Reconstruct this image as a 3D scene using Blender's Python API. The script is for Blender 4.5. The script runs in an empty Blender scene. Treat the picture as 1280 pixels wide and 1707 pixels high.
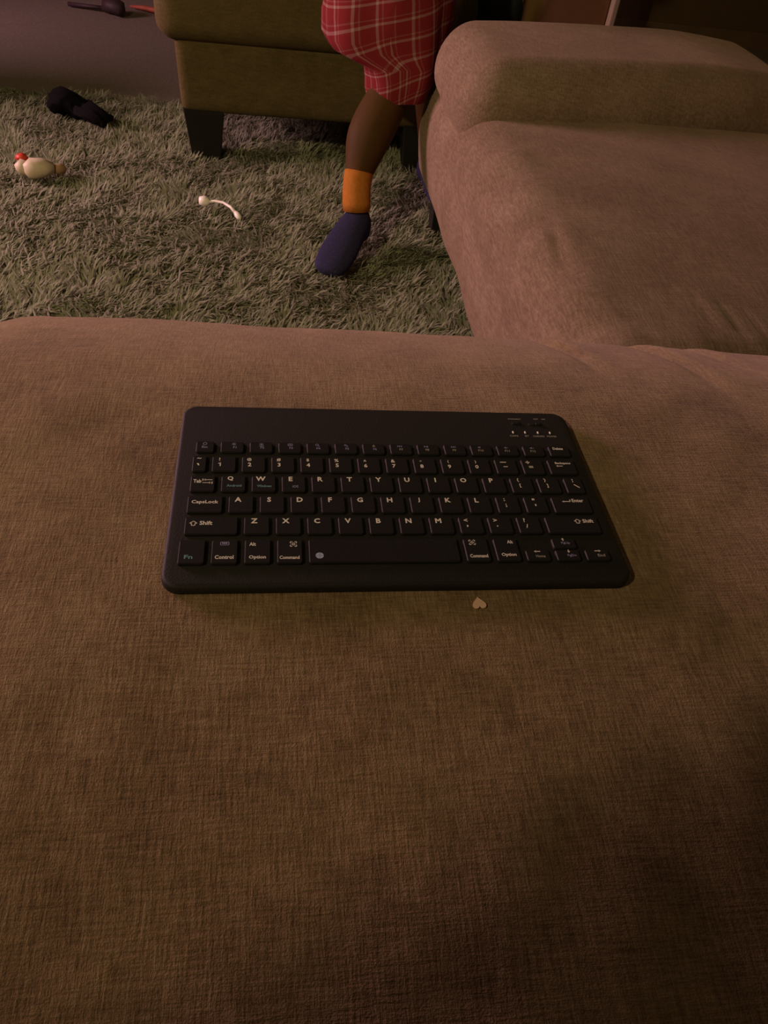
import bpy, bmesh, math, random
import numpy as np
from mathutils import Vector, Matrix, noise

random.seed(7); rng = np.random.default_rng(7)
S = bpy.context.scene
COL = S.collection
Z0 = 0.58                      # height of the keyboard's deck above the carpet surface

# ------------------------------------------------------------------ camera
cam = bpy.data.cameras.new('camera'); co = bpy.data.objects.new('camera', cam); COL.objects.link(co)
Rw = np.array([[0.9896, -0.10044, 0.10298], [0.00102, -0.71096, -0.70323], [0.14385, 0.69602, -0.70347]])
Xc, Yc, Zc = Rw[0], -Rw[1], -Rw[2]
m = Matrix(((Xc[0], Yc[0], Zc[0]), (Xc[1], Yc[1], Zc[1]), (Xc[2], Yc[2], Zc[2])))
co.matrix_world = Matrix.Translation((-0.0678, -0.3143, 0.8767)) @ m.to_4x4()
cam.sensor_fit = 'VERTICAL'; cam.sensor_height = 36.0; cam.lens = 1260 / 1707 * 36
cam.clip_start = 0.01; cam.clip_end = 60
S.camera = co

# ------------------------------------------------------------------ world, lights, exposure
w = bpy.data.worlds.new('world'); S.world = w; w.use_nodes = True
bg = w.node_tree.nodes['Background']; bg.inputs[0].default_value = (1.0, 0.74, 0.34, 1); bg.inputs[1].default_value = 0.048

def area(name, loc, target, sx, sy, power, color):
    l = bpy.data.lights.new(name, 'AREA'); l.shape = 'RECTANGLE'; l.size = sx; l.size_y = sy
    l.energy = power; l.color = color
    o = bpy.data.objects.new(name, l); COL.objects.link(o); o.location = loc
    o.rotation_euler = (Vector(target) - Vector(loc)).to_track_quat('-Z', 'Y').to_euler()
    return o
area('television_glow', (-2.9, 2.1, 1.1), (0.2, 0.9, 0.35), 1.1, 0.6, 98.0, (1.0, 0.53, 0.62))
area('table_lamp', (-1.5, -0.75, 2.05), (0.3, 3.0, 0.0), 0.06, 0.06, 10.4, (1.0, 0.76, 0.40)).data.spread = math.radians(94)

vs = S.view_settings
vs.view_transform = 'Standard'; vs.look = 'None'; vs.gamma = 1.0; vs.use_curve_mapping = False; vs.exposure = 0.0

# ------------------------------------------------------------------ materials
def newmat(name, color, rough=0.8, spec=0.3):
    mt = bpy.data.materials.new(name); mt.use_nodes = True
    b = mt.node_tree.nodes['Principled BSDF']
    b.inputs['Base Color'].default_value = (*color, 1); b.inputs['Roughness'].default_value = rough
    b.inputs['Specular IOR Level'].default_value = spec
    return mt, mt.node_tree, b

def nd(nt, t, **kw):
    n = nt.nodes.new(t)
    for k, v in kw.items(): setattr(n, k, v)
    return n

def math_node(nt, op, a, b=None, clamp=False):
    n = nd(nt, 'ShaderNodeMath', operation=op, use_clamp=clamp)
    for i, v in enumerate((a, b)):
        if v is None: continue
        if isinstance(v, (int, float)): n.inputs[i].default_value = v
        else: nt.links.new(v, n.inputs[i])
    return n.outputs[0]

def noise_tex(nt, vec, scale, detail=2, rough=0.5, mapscale=None):
    if mapscale:
        mp = nd(nt, 'ShaderNodeMapping'); mp.inputs['Scale'].default_value = mapscale
        nt.links.new(vec, mp.inputs[0]); vec = mp.outputs[0]
    n = nd(nt, 'ShaderNodeTexNoise'); n.inputs['Scale'].default_value = scale
    n.inputs['Detail'].default_value = detail; n.inputs['Roughness'].default_value = rough
    nt.links.new(vec, n.inputs['Vector']); return n.outputs[0]

ALB = 0.71        # how light the room's cloth and wood are overall
def ramp(nt, fac, stops):
    r = nd(nt, 'ShaderNodeValToRGB'); els = r.color_ramp.elements
    while len(els) < len(stops): els.new(0.5)
    for e, (p, c) in zip(els, stops): e.position = p; e.color = (*[q*ALB for q in c], 1)
    nt.links.new(fac, r.inputs[0]); return r.outputs[0]

def fabric(name, dark, mid, light, thread=1.0, bump=0.5, sheen=0.25, nap=22, tint=None):
    """woven chenille: slubby threads both ways plus brushed-nap patches"""
    mt, nt, b = newmat(name, mid, 0.95, 0.1)
    tc = nd(nt, 'ShaderNodeTexCoord').outputs['Object']
    t = thread
    a1 = noise_tex(nt, tc, 1, 3, 0.65, (760*t, 75*t, 300*t))
    a2 = noise_tex(nt, tc, 1, 3, 0.65, (70*t, 800*t, 300*t))
    fine = noise_tex(nt, tc, 1, 2, 0.6, (1150*t, 1150*t, 1150*t))
    blot = noise_tex(nt, tc, nap, 4, 0.6)
    big = noise_tex(nt, tc, nap*0.3, 2, 0.5)
    v = math_node(nt, 'MULTIPLY', a1, 0.34)
    v = math_node(nt, 'ADD', v, math_node(nt, 'MULTIPLY', a2, 0.26))
    v = math_node(nt, 'ADD', v, math_node(nt, 'MULTIPLY', fine, 0.10))
    v = math_node(nt, 'ADD', v, math_node(nt, 'MULTIPLY', blot, 0.24))
    v = math_node(nt, 'ADD', v, math_node(nt, 'MULTIPLY', big, 0.10))
    c = ramp(nt, v, [(0.39, dark), (0.51, mid), (0.63, light)])
    nt.links.new(c, b.inputs['Base Color'])
    h = math_node(nt, 'ADD', math_node(nt, 'ADD', a1, a2), fine)
    bp = nd(nt, 'ShaderNodeBump'); bp.inputs['Strength'].default_value = bump; bp.inputs['Distance'].default_value = 0.0012
    nt.links.new(h, bp.inputs['Height']); nt.links.new(bp.outputs[0], b.inputs['Normal'])
    b.inputs['Sheen Weight'].default_value = sheen; b.inputs['Sheen Roughness'].default_value = 0.45
    b.inputs['Sheen Tint'].default_value = (*(tint or light), 1)
    return mt

def mottled(name, c1, c2, scale=40, rough=0.8, spec=0.3, bump=0.0):
    mt, nt, b = newmat(name, c1, rough, spec)
    tc = nd(nt, 'ShaderNodeTexCoord').outputs['Object']
    n = noise_tex(nt, tc, scale, 4, 0.6)
    nt.links.new(ramp(nt, n, [(0.3, c1), (0.7, c2)]), b.inputs['Base Color'])
    if bump:
        bp = nd(nt, 'ShaderNodeBump'); bp.inputs['Strength'].default_value = bump; bp.inputs['Distance'].default_value = 0.002
        nt.links.new(n, bp.inputs['Height']); nt.links.new(bp.outputs[0], b.inputs['Normal'])
    return mt

M = {}
M['weave'] = fabric('brown_weave', (0.165, 0.102, 0.050), (0.36, 0.238, 0.125), (0.56, 0.395, 0.225), 1.0, 0.6, 0.42, 22, (0.85, 0.62, 0.61))
M['sofa_weave'] = fabric('sofa_weave', (0.18, 0.122, 0.078), (0.30, 0.21, 0.142), (0.44, 0.325, 0.235), 0.6, 0.4, 0.3, 9)
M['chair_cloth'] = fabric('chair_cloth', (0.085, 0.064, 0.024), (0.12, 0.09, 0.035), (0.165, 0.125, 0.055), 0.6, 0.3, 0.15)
M['black_wood'] = mottled('black_wood', (0.012, 0.012, 0.010), (0.02, 0.018, 0.014), 30, 0.5)
M['deck'] = mottled('charcoal_plastic', (0.030, 0.027, 0.026), (0.038, 0.034, 0.033), 900, 0.6, 0.25, 0.15)
M['keycap'] = mottled('keycap_plastic', (0.022, 0.020, 0.020), (0.029, 0.026, 0.026), 1200, 0.55, 0.25, 0.1)
ALB = 1.0
M['print'] = mottled('cream_print', (0.93, 0.86, 0.78), (0.97, 0.92, 0.86), 600, 0.7)
M['print_dim'] = mottled('grey_print', (0.32, 0.30, 0.27), (0.42, 0.39, 0.36), 600, 0.7)
M['print_blue'] = mottled('blue_print', (0.26, 0.25, 0.46), (0.34, 0.33, 0.58), 600, 0.7)
M['print_teal'] = mottled('teal_print', (0.15, 0.33, 0.40), (0.20, 0.40, 0.50), 600, 0.7)
M['print_sky'] = mottled('pale_blue_print', (0.40, 0.46, 0.72), (0.50, 0.56, 0.84), 600, 0.7)
M['heart'] = mottled('pink_card', (0.96, 0.60, 0.48), (0.99, 0.68, 0.56), 300, 0.45)
ALB = 0.71
M['skin'] = mottled('skin', (0.085, 0.042, 0.011), (0.105, 0.052, 0.014), 25, 0.65, 0.12)
M['lit_ankle'] = mottled('orange_lit_skin', (0.56, 0.20, 0.03), (0.64, 0.25, 0.045), 120, 0.9, 0.1, 0.3)  # warm light on the ankle skin, put into the colour
M['sock'] = mottled('navy_knit', (0.034, 0.034, 0.080), (0.052, 0.050, 0.115), 160, 0.95, 0.1, 0.4)
M['black_knit'] = mottled('black_knit', (0.006, 0.005, 0.007), (0.010, 0.008, 0.010), 120, 0.95, 0.1, 0.5)
M['dark_shirt'] = mottled('dark_shirt', (0.03, 0.035, 0.05), (0.05, 0.055, 0.075), 60, 0.9)
M['hair'] = mottled('hair', (0.015, 0.007, 0.006), (0.03, 0.02, 0.015), 90, 0.7, 0.2, 0.8)
M['toy_white'] = mottled('toy_cream', (0.78, 0.66, 0.45), (0.86, 0.76, 0.56), 60, 0.5)
M['toy_red'] = mottled('toy_red', (0.75, 0.06, 0.03), (0.85, 0.09, 0.05), 60, 0.45)
M['toy_brown'] = mottled('toy_brown', (0.40, 0.24, 0.12), (0.5, 0.3, 0.16), 60, 0.6)
ALB = 1.0
M['white_plastic'] = mottled('white_plastic', (0.90, 0.85, 0.76), (0.94, 0.90, 0.83), 80, 0.35, 0.5)
ALB = 0.71
M['dark_toy'] = mottled('dark_toy', (0.03, 0.015, 0.02), (0.05, 0.025, 0.03), 60, 0.6)
M['dull_red'] = mottled('dull_red', (0.35, 0.08, 0.05), (0.45, 0.1, 0.06), 60, 0.6)
M['cream_paint'] = mottled('cream_paint', (0.62, 0.52, 0.30), (0.68, 0.58, 0.36), 20, 0.6)
M['brown_panel'] = mottled('brown_panel', (0.30, 0.17, 0.055), (0.36, 0.21, 0.075), 12, 0.6)
M['wall'] = mottled('dark_brown_wall', (0.14, 0.085, 0.04), (0.17, 0.10, 0.05), 6, 0.9, 0.1)
M['bag'] = mottled('dark_bag', (0.012, 0.018, 0.016), (0.03, 0.04, 0.035), 50, 0.7)
M['floor'] = mottled('flat_carpet', (0.20, 0.165, 0.14), (0.27, 0.22, 0.19), 110, 0.95, 0.05, 0.6)
M['rug_base'] = mottled('rug_backing', (0.30, 0.27, 0.20), (0.38, 0.34, 0.26), 80, 1.0, 0.05)
M['chest'] = mottled('chest_wood', (0.16, 0.09, 0.05), (0.22, 0.13, 0.07), 8, 0.6)

def pile_material():
    mt, nt, b = newmat('shag_yarn', (0.5, 0.46, 0.38), 0.95, 0.1)
    at = nd(nt, 'ShaderNodeAttribute', attribute_name='yarn')
    nt.links.new(ramp(nt, at.outputs['Fac'], [(0.0, (0.47, 0.475, 0.32)), (0.5, (0.575, 0.60, 0.415)), (1.0, (0.69, 0.73, 0.52))]), b.inputs['Base Color'])
    tr = nd(nt, 'ShaderNodeBsdfTranslucent'); nt.links.new(b.inputs['Base Color'].links[0].from_socket, tr.inputs[0])
    mx = nd(nt, 'ShaderNodeMixShader'); mx.inputs[0].default_value = 0.5
    nt.links.new(b.outputs[0], mx.inputs[1]); nt.links.new(tr.outputs[0], mx.inputs[2])
    nt.links.new(mx.outputs[0], nt.nodes['Material Output'].inputs[0])
    return mt
M['pile'] = pile_material()

def plaid_material():
    mt, nt, b = newmat('red_plaid', (0.55, 0.04, 0.05), 0.9, 0.1)
    uv = nd(nt, 'ShaderNodeUVMap').outputs[0]
    sep = nd(nt, 'ShaderNodeSeparateXYZ'); nt.links.new(uv, sep.inputs[0])
    def stripes(axis, period, width, shift=0.0):
        f = math_node(nt, 'FRACT', math_node(nt, 'ADD', math_node(nt, 'DIVIDE', axis, period), shift))
        return math_node(nt, 'LESS_THAN', f, width)
    U, V = sep.outputs[0], sep.outputs[1]
    su = math_node(nt, 'ADD', stripes(U, 0.052, 0.13), math_node(nt, 'MULTIPLY', stripes(U, 0.052, 0.07, 0.72), 0.5))
    sv = math_node(nt, 'ADD', stripes(V, 0.052, 0.13), math_node(nt, 'MULTIPLY', stripes(V, 0.052, 0.07, 0.72), 0.5))
    tot = math_node(nt, 'MULTIPLY', math_node(nt, 'ADD', su, sv), 0.5, True)
    wv = noise_tex(nt, uv, 900, 1)
    tot = math_node(nt, 'MULTIPLY', tot, math_node(nt, 'ADD', math_node(nt, 'MULTIPLY', wv, 0.6), 0.6), True)
    c = ramp(nt, tot, [(0.0, (0.24, 0.022, 0.026)), (0.35, (0.30, 0.085, 0.085)), (0.85, (0.43, 0.27, 0.24))])
    nt.links.new(c, b.inputs['Base Color'])
    return mt
M['plaid'] = plaid_material()

# ------------------------------------------------------------------ helpers
def props(o, label=None, cat=None, group=None, kind=None):
    if label: o['label'] = label
    if cat: o['category'] = cat
    if group: o['group'] = group
    if kind: o['kind'] = kind
    return o

def link(name, mesh, mat=None, parent=None, smooth=True):
    if mat is not None and not mesh.materials: mesh.materials.append(M[mat])
    if smooth:
        for p in mesh.polygons: p.use_smooth = True
    o = bpy.data.objects.new(name, mesh); COL.objects.link(o)
    if parent: o.parent = parent
    return o

def empty(name, loc, rz=0.0):
    o = bpy.data.objects.new(name, None); COL.objects.link(o); o.location = loc; o.rotation_euler = (0, 0, rz)
    o.empty_display_size = 0.05
    return o

def mesh_py(name, v, f):
    me = bpy.data.meshes.new(name); me.from_pydata([tuple(p) for p in v], [], f); me.update(); return me

def softbox(name, lo, hi, r, n, warp=None):
    """rounded upholstery block between two corners, n = subdivisions per axis, warp(p, normal) -> p"""
    lo, hi = np.array(lo, float), np.array(hi, float); c = (lo+hi)/2; h = (hi-lo)/2
    r = np.minimum(np.array([r]*3 if np.isscalar(r) else r, float), h*0.999)
    verts = {}; V = []; F = []
    def spaced(k, a):
        # denser towards the rounded rims
        q = r[a]/h[a]; s = -1 + 2*k/n[a]; e = min(0.42, max(0.12, q))
        if abs(s) > 1-e: return math.copysign(1 - q*(1-abs(s))/e, s)
        return s/(1-e)*(1-q)
    def vid(i, j, k):
        key = (i, j, k)
        if key not in verts:
            p = np.array([spaced(i, 0), spaced(j, 1), spaced(k, 2)])*h
            inner = np.clip(p, -(h-r), h-r); d = (p-inner)/r
            # cube-to-sphere mapping keeps the rim rows evenly spread
            x, y, z = np.clip(d, -1, 1)
            s = np.array([x*math.sqrt(max(0, 1-y*y/2-z*z/2+y*y*z*z/3)), y*math.sqrt(max(0, 1-z*z/2-x*x/2+z*z*x*x/3)), z*math.sqrt(max(0, 1-x*x/2-y*y/2+x*x*y*y/3))])
            q = c + inner + s*r
            if warp is not None: q = np.array(warp(q))
            verts[key] = len(V); V.append(q)
        return verts[key]
    nx, ny, nz = n
    for i in range(nx):
        for j in range(ny):
            F.append((vid(i,j,nz), vid(i+1,j,nz), vid(i+1,j+1,nz), vid(i,j+1,nz)))
            F.append((vid(i,j,0), vid(i,j+1,0), vid(i+1,j+1,0), vid(i+1,j,0)))
    for i in range(nx):
        for k in range(nz):
            F.append((vid(i,0,k), vid(i+1,0,k), vid(i+1,0,k+1), vid(i,0,k+1)))
            F.append((vid(i,ny,k), vid(i,ny,k+1), vid(i+1,ny,k+1), vid(i+1,ny,k)))
    for j in range(ny):
        for k in range(nz):
            F.append((vid(0,j,k), vid(0,j,k+1), vid(0,j+1,k+1), vid(0,j+1,k)))
            F.append((vid(nx,j,k), vid(nx,j+1,k), vid(nx,j+1,k+1), vid(nx,j,k+1)))
    return mesh_py(name, V, F)

def loft(name, rings, cap=True, uvscale=None):
    """rings: list of equal-length closed loops of points"""
    V = [p for r in rings for p in r]; n = len(rings[0]); F = []
    for i in range(len(rings)-1):
        for j in range(n):
            F.append((i*n+j, i*n+(j+1) % n, (i+1)*n+(j+1) % n, (i+1)*n+j))
    if cap:
        F.append(tuple(reversed(range(n)))); F.append(tuple(range((len(rings)-1)*n, len(rings)*n)))
    return mesh_py(name, V, F)

def tube(name, pts, radii, n=12):
    pts = [Vector(p) for p in pts]; rings = []; up = Vector((0.13, 0.21, 1)).normalized()
    for i, p in enumerate(pts):
        d = (pts[min(i+1, len(pts)-1)] - pts[max(i-1, 0)]).normalized()
        a = d.cross(up)
        if a.length < 1e-3: a = d.cross(Vector((1, 0, 0)))
        a.normalize(); b = d.cross(a)
        r = radii[i] if hasattr(radii[i], '__len__') else (radii[i], radii[i])
        rings.append([p + a*r[0]*math.cos(t) + b*r[1]*math.sin(t) for t in (2*math.pi*k/n for k in range(n))])
    return loft(name, rings)

def rounded_rect(x0, x1, y0, y1, r, seg):
    out = []
    for cx, cy, a0 in ((x1-r, y1-r, 0), (x0+r, y1-r, 90), (x0+r, y0+r, 180), (x1-r, y0+r, 270)):
        for k in range(seg+1):
            a = math.radians(a0 + 90*k/seg); out.append((cx+r*math.cos(a), cy+r*math.sin(a)))
    return out

def slab(name, x0, x1, y0, y1, r, seg, prof):
    """rounded-rectangle solid: prof = [(inset, z), ...] from bottom to top"""
    rings = []
    for d, z in prof:
        rr = max(r-d, r*0.25)
        rings.append([(x, y, z) for x, y in rounded_rect(x0+d, x1-d, y0+d, y1-d, rr, seg)])
    return loft(name, rings)

def skin_mesh(name, pts, edges, root, levels=2):
    """continuous limb surface grown over a joint graph: pts = [(co, rx, ry)]"""
    me = bpy.data.meshes.new(name); me.from_pydata([p[0] for p in pts], edges, [])
    o = bpy.data.objects.new(name+'_tmp', me); COL.objects.link(o)
    md = o.modifiers.new('skin', 'SKIN'); md.use_smooth_shade = True; md.branch_smoothing = 0.6
    for i, p in enumerate(pts):
        sv = me.skin_vertices[0].data[i]; sv.radius = (p[1], p[2]); sv.use_root = (i == root)
    o.modifiers.new('sub', 'SUBSURF').levels = levels
    bpy.context.view_layer.update()
    dg = bpy.context.evaluated_depsgraph_get()
    out = bpy.data.meshes.new_from_object(o.evaluated_get(dg))
    bpy.data.objects.remove(o); out.name = name
    return out

# ------------------------------------------------------------------ the room
FL = -0.03
def plane_box(name, lo, hi, mat, kind='structure', parent=None):
    x0, y0, z0 = lo; x1, y1, z1 = hi
    me = mesh_py(name, [(x0,y0,z0),(x1,y0,z0),(x1,y1,z0),(x0,y1,z0),(x0,y0,z1),(x1,y0,z1),(x1,y1,z1),(x0,y1,z1)],
                 [(0,3,2,1),(4,5,6,7),(0,1,5,4),(1,2,6,5),(2,3,7,6),(3,0,4,7)])
    o = link(name, me, mat, parent, smooth=False)
    if kind: o['kind'] = kind
    return o
plane_box('floor', (-4.0, -2.0, FL-0.08), (4.5, 4.1, FL), 'floor')
plane_box('wall_back', (-4.0, 4.1, FL-0.08), (4.5, 4.22, 2.5), 'wall')
plane_box('baseboard_back', (-4.0, 4.085, FL), (4.5, 4.1, FL+0.08), 'chest')

# ------------------------------------------------------------------ shag rug
rug = empty('shag_rug', (0, 0, FL))
props(rug, 'pale shaggy long-pile rug covering the floor beyond the keyboard', 'rug')
link('backing', slab('backing', -1.42, 1.5, 0.36, 2.51, 0.03, 3, [(0.004, 0.0), (0, 0.003), (0, 0.009), (0.004, 0.012)]), 'rug_base', rug, False)
def shag():
    xs, ys = [], []
    N = 115000
    x = rng.uniform(-1.5, 0.75, N*2); y = rng.uniform(0.40, 2.50, N*2)
    # only what lies in sight of the room between the seats; the sofa hides the right-hand side
    keep = (x > -0.42 - 0.34*y) & (x < 0.55)
    x = x[keep][:N]; y = y[keep][:N]
    xe = rng.uniform(-1.40, 0.0, 90000); ye = rng.uniform(0.40, 2.50, 90000); ke = xe <= -0.42 - 0.34*ye
    x = np.concatenate([x, xe[ke]]); y = np.concatenate([y, ye[ke]]); n = len(x)
    flow = np.array([noise.noise(Vector((a*7, b*7, 0.3)))*3.6 + noise.noise(Vector((a*23, b*23, 4.1)))*2.6 for a, b in zip(x, y)])
    tuft = np.array([noise.noise(Vector((a*16, b*16, 9.7))) for a, b in zip(x, y)])
    ang = flow + rng.normal(0, 0.55, n)
    L = rng.uniform(0.024, 0.042, n)*(1+0.45*tuft); lean = np.clip(rng.normal(0.85, 0.28, n), 0.15, 1.35)
    wd = rng.uniform(0.0014, 0.0028, n)
    dx, dy = np.cos(ang), np.sin(ang); px, py = -dy, dx
    tw = rng.uniform(-0.6, 0.6, n)
    V = np.zeros((n, 7, 3), np.float32); z0 = 0.010
    for k, (s, wk) in enumerate(((0.0, 0.8), (0.38, 1.0), (0.72, 0.8), (1.0, 0.0))):
        a = lean*(0.55+0.75*s)
        hx = L*s*np.sin(a); hz = L*s*np.cos(a)
        bx = x + dx*hx + px*tw*0.006*s; by = y + dy*hx + py*tw*0.006*s; bz = z0 + np.maximum(hz, 0.0015)
        if k < 3:
            for q, sg in ((0, -1), (1, 1)):
                V[:, 2*k+q, 0] = bx + sg*px*wd*wk; V[:, 2*k+q, 1] = by + sg*py*wd*wk; V[:, 2*k+q, 2] = bz + sg*tw*wd*0.6
        else:
            V[:, 6, 0] = bx; V[:, 6, 1] = by; V[:, 6, 2] = bz
    base = (np.arange(n)*7)[:, None]
    quads = np.concatenate([base+np.array([[0,1,3,2]]), base+np.array([[2,3,5,4]])], 1).reshape(-1, 4)
    tris = (base+np.array([[4,5,6]]))
    nq, ntri = len(quads), len(tris)
    me = bpy.data.meshes.new('pile')
    me.vertices.add(n*7); me.vertices.foreach_set('co', V.reshape(-1))
    me.loops.add(nq*4+ntri*3); me.loops.foreach_set('vertex_index', np.concatenate([quads.reshape(-1), tris.reshape(-1)]).astype(np.int32))
    me.polygons.add(nq+ntri)
    me.polygons.foreach_set('loop_start', np.concatenate([np.arange(nq)*4, nq*4+np.arange(ntri)*3]).astype(np.int32))
    me.update(calc_edges=True)
    at = me.attributes.new('yarn', 'FLOAT', 'POINT')
    big = np.array([noise.noise(Vector((a*4, b*4, 2.0))) for a, b in zip(x, y)])
    val = np.clip(0.5 + 0.22*big + 0.22*tuft + rng.normal(0, 0.12, n), 0, 1)
    at.data.foreach_set('value', np.repeat(val, 7).astype(np.float32))
    me.validate()
    o = link('pile', me, 'pile', rug); o['kind'] = 'stuff'
shag()

# ------------------------------------------------------------------ foreground upholstery
def seg_dist(x, y, a, b):
    ax, ay = a; bx, by = b; t = ((x-ax)*(bx-ax)+(y-ay)*(by-ay))/((bx-ax)**2+(by-ay)**2); tc = min(1, max(0, t))
    return math.hypot(x-ax-tc*(bx-ax), y-ay-tc*(by-ay)), tc
FOLDS = [((0.140, 0.34), (0.182, 0.115), 0.007, 0.006), ((0.222, 0.34), (0.270, 0.10), 0.006, 0.006), ((0.272, 0.34), (0.317, 0.13), 0.005, 0.006)]
def seat_warp(p):
    x, y, z = p
    if z > 0.42:
        t = min(1, (z-0.42)/0.12)
        sx = max(0, abs(x-0.02)-0.16); sy = max(0, y-0.08); sn = max(0, -0.09-y); sr = max(0, x-0.02)
        z -= t*(0.10*sx*sx + 1.5*sy*sy + 0.3*sn*sn + 0.5*sn*sr)
        soft = min(1, max(0, (math.hypot(max(0, abs(x)-0.125), max(0, abs(y)-0.075)))/0.05))
        z += t*soft*(0.0022*noise.noise(Vector((x*9, y*9, 1.0))) + 0.0011*noise.noise(Vector((x*24, y*24, 5.0))) - 0.0008)
        y += t*0.0022*noise.noise(Vector((x*14, z*14, 3.3)))*(1 if y > 0.15 else 0)
        for a, b, d, wd in FOLDS:
            q, s = seg_dist(x, y, a, b)
            fade = 1 - s**2.2
            z -= t*d*fade*math.exp(-(q/wd)**2)
            side = (x-(a[0]+s*(b[0]-a[0])))
            z += t*0.45*d*fade*math.exp(-((side-0.014)/0.011)**2)*math.exp(-(q/0.03)**2)
    y -= 0.03*x*max(0, min(1, (y-0.09)/0.1))
    return (x, y, z)
fg = empty('upholstered_bench', (0.2, -0.25, FL))
props(fg, 'brown woven upholstered seat in the foreground carrying the black keyboard', 'sofa')
def child_at(o, parent):          # keep world placement of a mesh built in world coordinates
    o.parent = parent; o.matrix_parent_inverse = Matrix.Translation(-Vector(parent.location)) if parent.rotation_euler.z == 0 else parent.matrix_world.inverted()
    return o
o = link('cushion', softbox('cushion', (-0.350, -0.80, 0.33), (0.80, 0.33, Z0-0.0063), 0.105, (250, 220, 26), seat_warp), 'weave'); child_at(o, fg)
o = link('base', softbox('base', (-0.33, -0.78, 0.09), (0.78, 0.29, 0.345), 0.03, (40, 40, 14)), 'weave'); child_at(o, fg)
for x, y in ((-0.24, 0.17), (0.72, 0.17), (-0.24, -0.72), (0.72, -0.72)):
    o = link('leg', slab('leg', x-0.035, x+0.035, y-0.035, y+0.035, 0.006, 2, [(0.008, FL), (0.006, FL+0.004), (0, 0.095)]), 'black_wood', smooth=False); child_at(o, fg)

# ------------------------------------------------------------------ sofa to the right
sofa = empty('sofa', (0.75, 1.0, FL+0.012))
props(sofa, 'brown velvety sofa at right with a broad rounded arm', 'sofa')
def base_warp(p):
    x, y, z = p
    x -= 0.028*max(0, math.sin(math.pi*min(1, max(0, (z-0.08)/0.30))))*(1 if x < 0.6 else 0)
    x += 0.006*noise.noise(Vector((y*6, z*9, 2.0)))
    return (x, y, z)
def seat2_warp(p):
    x, y, z = p
    if z > 0.30:
        u = max(0, 1-((x-0.75)/0.55)**2); v = max(0, 1-((y-0.80)/0.52)**2)
        z += 0.022*u*v
    # gathered pleats along the front roll
    fr = math.exp(-((x-0.32)/0.07)**2)
    x += fr*(0.006*noise.noise(Vector((y*16, z*5, 7.0))) + 0.003*noise.noise(Vector((y*42, z*8, 1.0))))
    z += fr*(0.006*noise.noise(Vector((y*13, x*9, 3.0))))
    # puckers near the corner of the bench
    nr = math.exp(-((y-0.46)/0.10)**2)*max(0, min(1, (x-0.36)/0.1))
    z += nr*0.004*noise.noise(Vector((x*75, y*6, 0.0)))
    z += 0.003*noise.noise(Vector((x*6, y*6, 3.0)))
    q, s = seg_dist(x, y, (0.345, 0.79), (0.335, 0.63)); z -= 0.006*math.exp(-(q/0.006)**2)*math.sin(math.pi*s)
    return (x, y, z)
def arm_warp(p):
    x, y, z = p
    if z > 0.40:
        z += 0.016*max(0, 1-((x-0.66)/0.45)**2) - 0.10*max(0, x-0.84)**1.3
    y += 0.012*math.sin(x*7)*0.5 - 0.03*max(0, x-0.45)*0.0 + 0.004*noise.noise(Vector((x*8, z*8, 1)))
    x += 0.006*noise.noise(Vector((y*10, z*10, 6)))
    y += 0.16*(x-0.3)
    return (x, y, z)
o = link('base', softbox('base', (0.315, 0.38, 0.105), (1.25, 1.70, 0.36), 0.05, (40, 70, 20), base_warp), 'sofa_weave'); child_at(o, sofa)
o = link('seat_cushion', softbox('seat_cushion', (0.285, 0.37, 0.22), (1.20, 1.33, 0.402), 0.085, (90, 120, 22), seat2_warp), 'sofa_weave'); child_at(o, sofa)
o = link('armrest', softbox('armrest', (0.285, 1.20, 0.315), (1.10, 1.625, 0.485), 0.085, (70, 46, 24), arm_warp), 'sofa_weave'); child_at(o, sofa)
o = link('backrest', softbox('backrest', (1.16, 0.38, 0.20), (1.42, 1.76, 0.86), 0.09, (24, 60, 36)), 'sofa_weave'); child_at(o, sofa)
for x, y in ((0.375, 1.64), (0.40, 0.45), (1.20, 1.64), (1.20, 0.45)):
    o = link('leg', slab('leg', x-0.034, x+0.034, y-0.034, y+0.034, 0.005, 2, [(0.008, FL+0.012), (0.006, FL+0.016), (0, 0.13)]), 'black_wood', smooth=False); child_at(o, sofa)

# ------------------------------------------------------------------ armchair behind
chair = empty('upholstered_chair', (0.05, 2.35, FL+0.012))
props(chair, 'tan upholstered chair with a black block leg behind the person', 'chair')
def apron_warp(p):
    x, y, z = p
    x += -0.04*max(0, z-0.12) if x < 0 else 0.0
    return (x, y, z)
o = link('apron', softbox('apron', (-0.325, 2.005, 0.118), (0.42, 2.66, 0.318), 0.022, (30, 30, 12), apron_warp), 'chair_cloth'); child_at(o, chair)
o = link('seat_cushion', softbox('seat_cushion', (-0.375, 1.975, 0.292), (0.47, 2.66, 0.475), 0.05, (40, 40, 16)), 'chair_cloth'); child_at(o, chair)
o = link('backrest', softbox('backrest', (-0.36, 2.52, 0.44), (0.455, 2.72, 0.95), 0.06, (30, 16, 30)), 'chair_cloth'); child_at(o, chair)
for x, y in ((-0.265, 2.06), (0.36, 2.06), (-0.265, 2.61), (0.36, 2.61)):
    o = link('leg', slab('leg', x-0.056, x+0.056, y-0.05, y+0.05, 0.004, 2, [(0.018, FL+0.012), (0.016, FL+0.018), (0, 0.128)]), 'black_wood', smooth=False); child_at(o, chair)

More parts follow.
